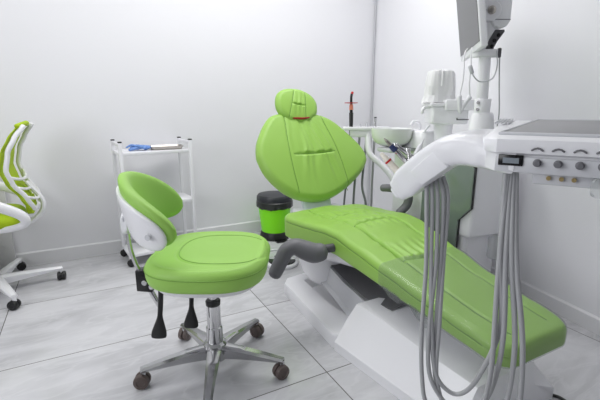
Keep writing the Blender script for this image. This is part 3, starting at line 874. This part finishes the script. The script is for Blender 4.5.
# box with film-wrapped container
bm = B()
UB = frame3((.883,-.469,0), (.469,.883,0), (1.90,1.76,0))
box(bm, (-.085,-.08,1.005), (.125,.08,1.108), .012, 3, UB); box(bm, (-.10,-.09,1.105),(.06,.09,1.125), .006, 2, UB)
BX = obj('supply_box', bm, M['white'], UN)
bm = B(); box(bm, (-.02,-.105,1.085), (.155,-.05,1.145), .008, 2, UB); box(bm, (.06,-.06,1.11),(.155,.06,1.145),.008,2,UB); obj('box_ledge', bm, M['white'], BX)
bm = B(); box(bm, (.055,-.084,1.030), (.125,-.079,1.034), 0, 1, UB); box(bm, (.055,-.084,1.030),(.059,-.079,1.042),0,1,UB); obj('box_slot', bm, M['black'], BX)
bm = B(); rod(bm, UB @ V((.01,0,.85)), UB @ V((.01,0,1.01)), .05, .055, 24); obj('box_neck', bm, M['white'], UN)
bm = B(); tube(bm, [UB @ V(p) for p in ((-.085,-.02,1.10),(-.115,-.02,1.10),(-.128,-.025,1.085),(-.128,-.025,1.07))], .010, 10, 6); obj('cup_hook', bm, M['white'], BX)
# light pole with clamp and monitor mount
PX, PY = 1.812, 1.43
bm = B(); lathe(bm, [(.075,.86),(.075,.95),(.062,.985),(.054,1.06),(.045,1.075)], (PX+.02,PY,0), 32); obj('pole_base', bm, M['white'], UN)
bm = B(); tube(bm, [(PX+.012,PY,1.04),(PX+.002,PY,1.2),(PX-.006,PY,1.37)], .028, 28); PO = obj('light_pole', bm, M['white'], UN)
bm = B(); lathe(bm, [(.030,1.07),(.039,1.072),(.040,1.14),(.038,1.143),(.030,1.143)], (PX+.012,PY,0), 28)
obj('pole_clamp', bm, M['white'], PO)
for z in (1.09,1.125):
    bm = B(); a = math.atan2(-PY, -PX-.012); rod(bm, (PX+.012+.040*cos(a-.5), PY+.040*sin(a-.5), z), (PX+.012+.047*cos(a-.5), PY+.047*sin(a-.5), z), .008, n=12)
    obj('clamp_screw', bm, M['alu'], PO)
bm = B(); CMX = frame3((.883,-.469,0), (.469,.883,0), (PX-.006,PY,0))
box(bm, (-.055,-.045,1.345), (.045,.045,1.378), .006, 2, CMX); obj('pole_cap', bm, M['white'], PO)
FMX = frame3((.883,-.469,0), (0,0,1), (PX-.032,PY+.014,-.035))
F3 = FMX @ Matrix.Translation((.022,0,0))
bm = B()                                                       # curved mount arm, dark socket underside
plate(bm, [(-.03,1.40),(.012,1.402),(.030,1.47),(.055,1.505),(.055,1.56),(-.02,1.60),(-.045,1.56),(-.045,1.47)], .07, F3 @ Matrix.Translation((0,0,-.035)), .012, 3)
MA = obj('mount_arm', bm, M['white'], PO)
bm = B()
plate(bm, [(-.012,1.402),(.026,1.402),(.040,1.45),(.075,1.490),(.075,1.502),(.030,1.502),(.006,1.46)], .05, F3 @ Matrix.Translation((0,0,-.010)), .004)
SK = obj('socket_strip', bm, M['dgrey'], MA)
for u, v in ((.018,1.425),(.028,1.452),(.046,1.476)):
    bm = B(); p = F3 @ V((u,v,.039)); p2 = F3 @ V((u,v,.043)); rod(bm, p, p2, .0085, n=14)
    obj('socket_hole', bm, M['blackg'], SK)
bm = B()
plate(bm, rrect(.085,.18,.03), .10, F3 @ Matrix.Translation((.048,1.60,-.05)), .010, 3)
HB = obj('mount_head', bm, M['white'], PO)
bm = B(); plate(bm, rrect(.087,.003,.001), .102, F3 @ Matrix.Translation((.048,1.545,-.051))); obj('head_joint', bm, M['dgrey'], HB)
bm = B(); lathe(bm, [(.048,0),(.048,.03),(.044,.034),(.005,.034)], F3 @ V((-.005,1.585,.02)), 32, F3.to_3x3()); JT = obj('pivot_disc', bm, M['white'], HB)
bm = B(); lathe(bm, [(.019,0),(.019,.006),(.012,.009),(.003,.009)], F3 @ V((-.005,1.585,.054)), 24, F3.to_3x3()); obj('pivot_bolt', bm, M['steel'], JT)
bm = B(); plate(bm, rrect(.014,.045,.004), .014, FMX @ Matrix.Translation((.082,1.395,.03)), .002); HK = obj('instrument_hook', bm, M['dgrey'], PO)
bm = B(); plate(bm, rrect(.05,.02,.005), .012, FMX @ Matrix.Translation((.062,1.385,.02)), .002); obj('hook_bar', bm, M['white'], HK)

# monitor
MO = V((1.61,1.30,1.364)); md = V((.665,.747,0)); mnr = V((-.747,.665,0))
mup = (V((0,0,1))*cos(R(9))+mnr*sin(R(9))).normalized()
MT = thing('monitor', 'flat grey-screened monitor with white bezel hung from the unit pole', 'monitor', MO)
MW, MH = .62, .40
MMX = frame3(md, mup, MO); wn = MMX.to_3x3() @ V((0,0,1))
sgn = 1 if wn.dot(mnr) > 0 else -1
bm = B(); t0 = -.03 if sgn > 0 else .0
plate(bm, [(0,0),(MW,0),(MW,MH),(0,MH)], .03, MMX @ Matrix.Translation((0,0,t0)), .005, 3); obj('casing', bm, M['white'], MT)
bm = B(); plate(bm, [(.016,.028),(MW-.016,.028),(MW-.016,MH-.016),(.016,MH-.016)], .002, MMX @ Matrix.Translation((0,0,(.0005 if sgn > 0 else -.0025)))); obj('screen', bm, M['screen'], MT)
bm = B(); b0 = MMX @ V((MW*.35,MH*.6,-.03*sgn)); plate(bm, rrect(.14,.14,.02), .04, MMX @ Matrix.Translation((MW*.35,MH*.62,(-.07 if sgn > 0 else .03))), .008); tube(bm, [MMX @ V((MW*.35,MH*.62,-.05*sgn)), F3 @ V((-.02,1.585,.0))], .02, 12); obj('mount_plate', bm, M['white'], MT)

# cords around the pole
def cord(pts, r, m, label, name='cord', extra=None):
    bm = B(); tube(bm, pts, r, 8, 10); loc = V(pts[0])
    return single(name, bm, m, label, 'cord', loc)
f2 = lambda u, v, w: FMX @ V((u, v+.035, w))
cord([f2(.082,1.38,.04), f2(.088,1.30,.04), f2(.098,1.2,.04), f2(.112,1.05,.04), f2(.115,.90,.0)], .0032, M['hose'], 'thin grey cord hanging down to the right of the white pole')
IC = thing('intraoral_camera', 'small white camera wand hanging in a V beside the pole clamp', 'dental camera', f2(-.09,1.12,.06))
bm = B(); tube(bm, [f2(-.103,1.155,.06), f2(-.098,1.11,.06), f2(-.092,1.075,.06)], [.011,.010,.008], 12, 6); tube(bm, [f2(-.092,1.075,.06), f2(-.075,1.115,.06), f2(-.052,1.15,.06)], [.008,.010,.012], 12, 6); obj('wand', bm, M['white'], IC)
bm = B(); tube(bm, [f2(-.052,1.15,.06), f2(-.06,1.22,.06), f2(-.058,1.30,.055), f2(-.062,1.36,.05), f2(-.05,1.385,.03)], .0035, 8, 8)
tube(bm, [f2(-.103,1.155,.06), f2(-.092,1.25,.06), f2(-.088,1.35,.04), f2(-.06,1.385,.0)], .0035, 8, 8); obj('wand_cord', bm, M['white'], IC)
bm = B()
tube(bm, [f2(-.058,1.30,.058), f2(-.052,1.265,.06), f2(-.02,1.228,.062), f2(.02,1.225,.062), f2(.055,1.245,.06), f2(.070,1.30,.055), f2(.066,1.37,.045)], .0033, 8, 8)
tube(bm, [f2(-.064,1.295,.06), f2(-.052,1.265,.062)], [.010,.010], 12)
single('loop_cord', bm, M['whitegrey'], 'white cord looping across the pole with a small inline lump', 'cord', f2(-.058,1.265,.06))
# film-wrapped container on the box
CT = thing('wrapped_container', 'white container wrapped in crinkled clear film on the unit box', 'container', UB @ V((-.03,0,1.125)))
bm = B(); loft(bm, [[UB @ V((-.028+w*x, w*.8*y, z)) for x, y in rrect(2,2,.5,4)] for w, z in ((.062,1.126),(.060,1.2),(.054,1.285),(.046,1.292))]); obj('tub', bm, M['white'], CT, sharp=50)
bm = B(); rings = []
n = 56
for w, z, j in ((.092,1.128,.012),(.086,1.145,.012),(.080,1.17,.012),(.078,1.22,.011),(.072,1.285,.010),(.066,1.304,.008),(.03,1.312,.005)):
    ring = []
    for k in range(n):
        a = 2*pi*k/n; p = 4; kk = (abs(cos(a))**p+abs(sin(a))**p)**(-1/p)
        r_ = w*kk+j*noise.noise(V((cos(a)*5, sin(a)*5, z*28)))
        ring.append(UB @ V((-.028+r_*cos(a), .85*r_*sin(a), z+.006*noise.noise(V((cos(a)*4,sin(a)*4,9))))))
    rings.append(ring)
loft(bm, rings); obj('film_wrap', bm, M['bagfilm'], CT, sharp=20)

# ------------------------------------------------------------------ assistant's instrument rail, curing light, suction hoses
RL = thing('instrument_rail', 'white instrument rail on a bent arm behind the backrest', 'instrument holder', (1.90,2.10,.50))
bm = B(); RM = frame3((.885,-.465,0), (.465,.885,0), (1.642,2.403,0))
box(bm, (-.012,-.035,.944), (.315,.055,.967), .006, 2, RM); box(bm, (.035,-.023,.896), (.22,.045,.946), .008, 2, RM); obj('rail_bar', bm, M['white'], RL)
bm = B(); tube(bm, [(1.785,2.32,.914),(1.777,2.297,.809),(1.791,2.274,.763),(1.832,2.239,.716),(1.884,2.192,.646),(1.91,2.165,.588),(1.92,2.13,.52),(1.93,2.04,.50)], .021, 12, 8); obj('rail_arm', bm, M['white'], RL)
bm = B(); rod(bm, (1.899,2.150,.560), (1.885,2.141,.562), .011, n=14); obj('arm_bolt', bm, M['steel'], RL)
CL = thing('curing_light', 'black and red curing light standing upright in the instrument rail', 'curing light', (1.685,2.386,.902))
bm = B(); rod(bm, (1.685,2.386,.902), (1.693,2.403,1.065), .0125, .015, 16, .002); obj('light_body', bm, M['black'], CL)
bm = B(); rod(bm, (1.693,2.403,1.065), (1.694,2.405,1.083), .0115, .0115, 16); obj('light_collar', bm, M['blackg'], CL)
bm = B(); rod(bm, (1.694,2.405,1.083), (1.696,2.410,1.121), .015, .0125, 16, .002); obj('light_nozzle', bm, M['salmon'], CL)
bm = B(); tube(bm, [(1.696,2.410,1.121),(1.697,2.413,1.17),(1.703,2.416,1.193)], .009, 12, 4); LT = obj('light_guide', bm, M['black'], CL)
bm = B(); tube(bm, [(1.703,2.416,1.191),(1.708,2.416,1.205)], .009, 10); obj('light_tip', bm, M['red'], LT)
bm = B(); lathe(bm, [(.013,0),(.046,.002),(.047,.007),(.013,.006)], (1.697,2.412,1.128), 32); obj('glare_shield', bm, M['red'], CL)
bm = B(); tube(bm, [(1.685,2.385,.905),(1.67,2.38,.80),(1.64,2.37,.55),(1.64,2.37,.3),(1.75,2.30,.08),(1.88,2.0,.05)], .007, 8, 8); obj('hose', bm, M['dhose'], CL)
hs = [((1.739,2.356), 'slim grey suction tip nearest the curing light in the instrument rail', .988, M['dhose'], [(1.665,2.29,.64),(1.64,2.27,.44),(1.65,2.27,.2),(1.75,2.2,.06),(1.88,2.0,.04)]),
      ((1.784,2.336), 'wider grey suction tip in the middle of the instrument rail', 1.000, M['dhose'], [(1.745,2.30,.74),(1.700,2.255,.56),(1.715,2.225,.43),(1.74,2.24,.2),(1.80,2.18,.06),(1.90,2.0,.04)]),
      ((1.838,2.312), 'grey syringe with black top standing at the bowl end of the rail', 1.028, M['hose'], [(1.825,2.30,.72),(1.815,2.29,.45),(1.82,2.28,.2),(1.85,2.2,.06),(1.93,2.0,.04)])]
for k, ((x, y), lb, zt, hm, path) in enumerate(hs):
    t = thing('suction_handpiece', lb, 'suction tip', (x,y,.91), group='suction tools in the instrument rail')
    bm = B(); rod(bm, (x,y,.885), (x,y,.972), .0095, .0115, 14, .001); rod(bm, (x,y,.972), (x,y,zt), .007+.002*(k==2), .0065+.002*(k==2), 12); obj('tip', bm, M['whitegrey'] if k < 2 else M['alu'], t)
    if k == 2:
        bm = B(); rod(bm, (x,y,zt), (x,y,zt+.007), .0098, n=12); obj('cap', bm, M['black'], t)
    bm = B(); tube(bm, [(x,y,.89)]+path, .0082, 10, 8); obj('hose', bm, hm, t)

# ------------------------------------------------------------------ delivery table
D0 = V((.607,.455,1.053)); e1 = V((.484,-.875,0)); e2 = V((.875,.484,0))
DT = thing('delivery_table', 'white dental delivery table with grey mat, display and control knobs', 'delivery table', (.75,.40,.99))
DM = frame3(e1, (e2+V((0,0,.075))).normalized(), D0)            # u along the front, v to the back, w up (slightly raked)
L1_ = .40
bm = B()
sec = [(-.004,-.012),(-.002,-.004),(.012,0),(.26,0),(.275,-.006),(.277,-.03),(.262,-.048),(.05,-.052),(.022,-.060),(.018,-.062),(.006,-.060),(.004,-.030),(-.003,-.026)]
rings = []
for u, k in ((-.022,.45),(-.018,.68),(-.006,.90),(.012,1),(.05,1),(.2,1),(L1_,1),(L1_+.012,.97),(L1_+.02,.8)):
    rings.append([DM @ V((u, .136+(v-.136)*k, -.03+(w+.03)*(k*.9+.1))) for v, w in sec])
loft(bm, rings); obj('table_body', bm, M['white'], DT, sharp=32)
bm = B(); plate(bm, [(.018,.030),(.36,.030),(.36,.245),(.06,.245),(.045,.235)], .003, DM @ Matrix.Translation((0,0,.0005)), .001); obj('tray_mat', bm, M['matgrey'], DT)
bm = B(); 
for a, b_ in (((.012,.024),(.366,.024)),((.366,.024),(.366,.251)),((.366,.251),(.055,.251)),((.055,.251),(.012,.024))):
    tube(bm, [DM @ V((*a,.002)), DM @ V((*b_,.002))], .003, 8)
obj('mat_rim', bm, M['whitegrey'], DT)
# front control strip
bm = B(); plate(bm, [(.012,-.058),(.40,-.058),(.40,-.032),(.012,-.032)], .006, frame3(e1, (0,0,1), D0+V((0,0,0))) @ Matrix.Translation((0,0,-.004)), .002); obj('control_strip', bm, M['whitegrey'], DT)
FM = frame3(e1, (0,0,1), D0)                                     # u along, v up, w towards the dentist
bm = B(); plate(bm, [(.017,-.047),(.054,-.047),(.054,-.029),(.017,-.029)], .004, FM @ Matrix.Translation((0,0,.001)), .001); DS = obj('display', bm, M['blackg'], DT)
bm = B(); plate(bm, [(.024,-.043),(.048,-.043),(.048,-.034),(.024,-.034)], .0006, FM @ Matrix.Translation((0,0,.0048)))
obj('lit_readout', bm, M['lcd'], DS)['label'] = 'pale lit strip of the display'
for k in range(5):
    u = .074+.0285*k
    q3 = FM.to_3x3()
    bm = B(); lathe(bm, [(.0062,0),(.0062,.004),(.0052,.005),(.0052,.011),(.004,.0125),(.001,.0125)], FM @ V((u,-.040,.002)), 20, q3); obj('control_knob', bm, M['grey'], DT)
    bm = B()
    tube(bm, [FM @ V((u-.002+x,-.0185+.006*cos(x*150)-.004, .004)) for x in (-.008,-.004,0,.004,.008)], .0015, 8); obj('knob_marker', bm, M['grey'], DT)
bm = B()
plate(bm, [(.068,-.078),(.22,-.078),(.22,-.056),(.068,-.056)], .03, FM @ Matrix.Translation((0,0,-.05)), .003); NB = obj('connector_block', bm, M['whitegrey'], DT)
for u in (.092,.110,.127):
    bm = B(); p = FM @ V((u,-.066,-.02)); rod(bm, p, FM @ V((u,-.066,-.013)), .0035, n=12); obj('brass_port', bm, M['brass'], NB)
bm = B(); plate(bm, rrect(.026,.03,.006), .02, FM @ Matrix.Translation((.163,-.073,-.018)), .003); obj('clear_cup', bm, M['jar'], DT)
# vent ribs on the rear left of the table top
bm = B()
for k in range(5):
    a = DM @ V((-.018+.006*k,.18,.002)); b_ = DM @ V((-.018+.006*k,.262,.002)); tube(bm, [a,b_], .002, 6)
obj('vent_ribs', bm, M['whitegrey'], DT)
# handpiece holder: a rounded paddle sweeping down to the left
pth = [(.716,.490,1.020),(.684,.530,1.024),(.656,.570,1.017),(.648,.626,.981),(.653,.686,.937),(.654,.718,.910),(.650,.730,.898)]
wd = [.025,.031,.032,.034,.036,.028,.014]; tk = [.118,.080,.048,.030,.024,.019,.010]; sl = [.075,.075,.06,.02,0,0,0]
PP = spline(pth, 8); rings = []; m = len(pth)-1
side = V((.84,.30,0)).normalized()
for i, p in enumerate(PP):
    x = i/8; a = min(int(x), m-1); f = x-a; f = f*f*(3-2*f)
    w = wd[a]*(1-f)+wd[a+1]*f; t = tk[a]*(1-f)+tk[a+1]*f; sp = sl[a]*(1-f)+sl[a+1]*f
    tg = (PP[min(i+1,len(PP)-1)]-PP[max(0,i-1)]).normalized()
    bi = (side-tg*side.dot(tg)).normalized(); up = bi.cross(tg)
    if up.z < 0: up = -up
    ring = []
    for k in range(40):
        a_ = 2*pi*k/40; ca, sa = cos(a_), sin(a_); e = .55
        sb = t*(abs(sa)**e)*(1 if sa > 0 else -1); ring.append(p+up*w*(abs(ca)**e)*(1 if ca > 0 else -1)+bi*sb+V((0,0,sp*sb)))
    rings.append(ring)
bm = B(); loft(bm, rings); HP = obj('handpiece_holder', bm, M['white'], DT, sharp=60)
# inset plate on its face
bm = B()
fn = -side
ctr = V((.6385,.602,.988)); tdir = (V((.645,.66,.945))-V((.638,.56,1.014))).normalized(); nrm_ = fn-tdir*fn.dot(tdir); vdir = nrm_.cross(tdir).normalized()
if vdir.z < 0: vdir = -vdir
ph = frame3(tdir, vdir, ctr); sgn2 = 1 if (ph.to_3x3() @ V((0,0,1))).dot(fn) > 0 else -1
plate(bm, [(-.048,-.028),(.036,-.028),(.048,.012),(-.036,.016)], .012, ph @ Matrix.Translation((0,0,(.0165 if sgn2 > 0 else -.0285))), .004)
obj('holder_inset', bm, M['white'], HP)
# support arm, running off to the wall
bm = B(); tube(bm, [DM @ V((.33,.15,-.05)), DM @ V((.36,.2,-.10)), V((1.35,.10,.93)), V((1.75,.18,.93))], .03, 16, 6)
hitx = cA.x+(cB.x-cA.x)*((.2-3.29)/(1.1-3.29))
tube(bm, [(1.75,.18,.93),(2.0,.2,.93),(hitx-.03,.2,.93)], .03, 16); box(bm, (hitx-.04,.12,.85),(hitx+.006,.28,1.01), .006)
obj('support_arm', bm, M['white'], DT)

# ------------------------------------------------------------------ handpieces and their hanging hoses
def hpiece(label, a, b, kind, hose, r=.0072):
    a, b = V(a), V(b); dr = (b-a).normalized()
    t = thing('dental_handpiece', label, 'handpiece', a, group='handpieces in the delivery table holder')
    L = (b-a).length
    if kind == 'scaler':
        bm = B(); rod(bm, a, a+dr*(L*.62), .0085, .0085, 18, .001); obj('body', bm, M['cream'], t)
        bm = B(); rod(bm, a+dr*(L*.62), a+dr*(L*.67), .0089, .0089, 18); obj('red_ring', bm, M['red'], t)
        bm = B(); rod(bm, a+dr*(L*.67), b, .0082, .0042, 18, .001); obj('tip', bm, M['cream'], t)
    elif kind == 'micromotor':
        bm = B(); rod(bm, a, a+dr*(L*.55), .0066, .0058, 16, .001); obj('body', bm, M['chrome'], t)
        bm = B(); rod(bm, a+dr*(L*.55), a+dr*(L*.74), .0078, .0072, 16, .001); obj('collar', bm, M['navy'], t)
        bm = B(); rod(bm, a+dr*(L*.74), a+dr*(L*.9), .005, .004, 14); rod(bm, a+dr*(L*.9), b, .0035, .0012, 12); obj('tip', bm, M['steel'], t)
    elif kind == 'turbine':
        bm = B(); tube(bm, [a, a+dr*L*.5, a+dr*L*.85, b], [.0058,.0052,.0045,.0055], 14, 5); obj('body', bm, M['alu'], t)
        h = b-V((0,0,.006)); bm = B(); rod(bm, b+V((-.002,0,.004)), b+V((-.004,0,-.010)), .0055, .0045, 14, .001); obj('head', bm, M['chrome'], t)
    else:
        bm = B(); tube(bm, [a, a+dr*L*.45, a+dr*L*.6], [.0068,.0062,.005], 14, 5); obj('body', bm, M['white'], t)
        bm = B(); tube(bm, [a+dr*L*.6, a+dr*L*.85, b], [.0022,.0019,.0016], 10, 5); obj('tip', bm, M['whitem'], t)
    bm = B(); tube(bm, hose, .0048, 12, 14); obj('hose', bm, M['hose'], t)
    return t
hoses = [
 [(.660,.640,.935),(.652,.630,.90),(.632,.615,.76),(.612,.595,.615),(.600,.575,.52),(.612,.545,.455),(.650,.510,.425),(.655,.455,.48),(.640,.425,.60),(.640,.432,.78),(.655,.452,.995)],
 [(.668,.636,.94),(.664,.625,.90),(.646,.605,.76),(.630,.585,.64),(.632,.560,.535),(.655,.530,.487),(.672,.505,.492),(.668,.468,.56),(.645,.428,.70),(.643,.436,.84),(.659,.450,.995)],
 [(.676,.632,.944),(.675,.620,.90),(.660,.596,.76),(.640,.575,.63),(.632,.555,.52),(.650,.520,.455),(.672,.485,.45),(.668,.440,.54),(.652,.410,.68),(.648,.428,.84),(.663,.448,.995)],
 [(.684,.628,.948),(.687,.615,.90),(.678,.592,.76),(.652,.566,.62),(.640,.545,.50),(.655,.505,.42),(.680,.460,.41),(.678,.415,.50),(.660,.395,.66),(.653,.420,.84),(.667,.446,.995)],
 [(.691,.624,.952),(.698,.612,.90),(.690,.590,.77),(.668,.566,.63),(.650,.545,.49),(.660,.495,.395),(.688,.440,.38),(.690,.395,.48),(.667,.385,.66),(.658,.415,.84),(.671,.444,.995)],
]
mh = [tuple(sum(h[i][c] for h in hoses)/5 for c in range(3)) for i in range(11)]
jit = [(0,0),(.006,-.004),(-.005,.003),(.004,.004),(-.003,-.002)]
hoses = [[tuple(m_+(p_-m_)*(.62 if 1 < i < 5 else 1)+(jit[k][c] if (c < 2 and i in (3,4,8)) else 0) for c, (m_, p_) in enumerate(zip(mh[i], h[i]))) for i in range(11)] for k, h in enumerate(hoses)]
hpiece('cream scaler with a red ring, lowest in the handpiece holder', (.668,.730,.939), (.629,.765,.993), 'scaler', hoses[0])
hpiece('chrome micromotor with a navy collar in the handpiece holder', (.688,.725,.963), (.639,.768,1.028), 'micromotor', hoses[1])
hpiece('plain silver turbine leaning beside the navy-collared micromotor', (.702,.722,.977), (.663,.751,1.012), 'turbine', hoses[2])
hpiece('white syringe with thin upright nozzle, highest in the handpiece holder', (.703,.724,.988), (.724,.722,1.026), 'syringe', hoses[3])
hpiece('short silver handpiece seated behind the syringe in the holder', (.660,.690,.945), (.688,.735,1.000), 'turbine', hoses[4])

# black cable on the floor near the base
bm = B(); tube(bm, [(1.50,.80,.006),(1.505,.745,.006),(1.52,.715,.006),(1.515,.68,.006),(1.48,.62,.006),(1.42,.50,.006),(1.38,.2,.006)], .006, 8, 8)
single('floor_cable', bm, M['black'], 'black cable lying on the floor by the chair base', 'cable', (1.50,.80,0))

# ------------------------------------------------------------------ light
def area(name, loc, rot, sx, sy, e, col=(1,1,1)):
    l = bpy.data.lights.new(name, 'AREA'); l.shape = 'RECTANGLE'; l.size = sx; l.size_y = sy; l.energy = e; l.color = col
    o = bpy.data.objects.new(name, l); COL.objects.link(o); o.location = loc; o.rotation_euler = rot; return o
area('ceiling_panel_light', (1.15,2.25,CZ-.02), (0,0,0), 1.8, .6, 31, (1,.99,.99))
area('ceiling_panel_light', (-.5,2.0,CZ-.02), (0,0,0), 1.2, .6, 16, (1,.99,.99))
area('window_daylight', (WX0+.03,.7,1.55), (0,R(-90),0), 1.3, 1.8, 27, (.96,.98,1))
w = bpy.data.worlds.new('world'); S.world = w; w.use_nodes = True
w.node_tree.nodes['Background'].inputs[0].default_value = (.9,.93,1,1); w.node_tree.nodes['Background'].inputs[1].default_value = .3

S.view_settings.view_transform = 'Standard'; S.view_settings.look = 'None'
S.view_settings.gamma = 1; S.view_settings.use_curve_mapping = False
S.view_settings.exposure = -.18
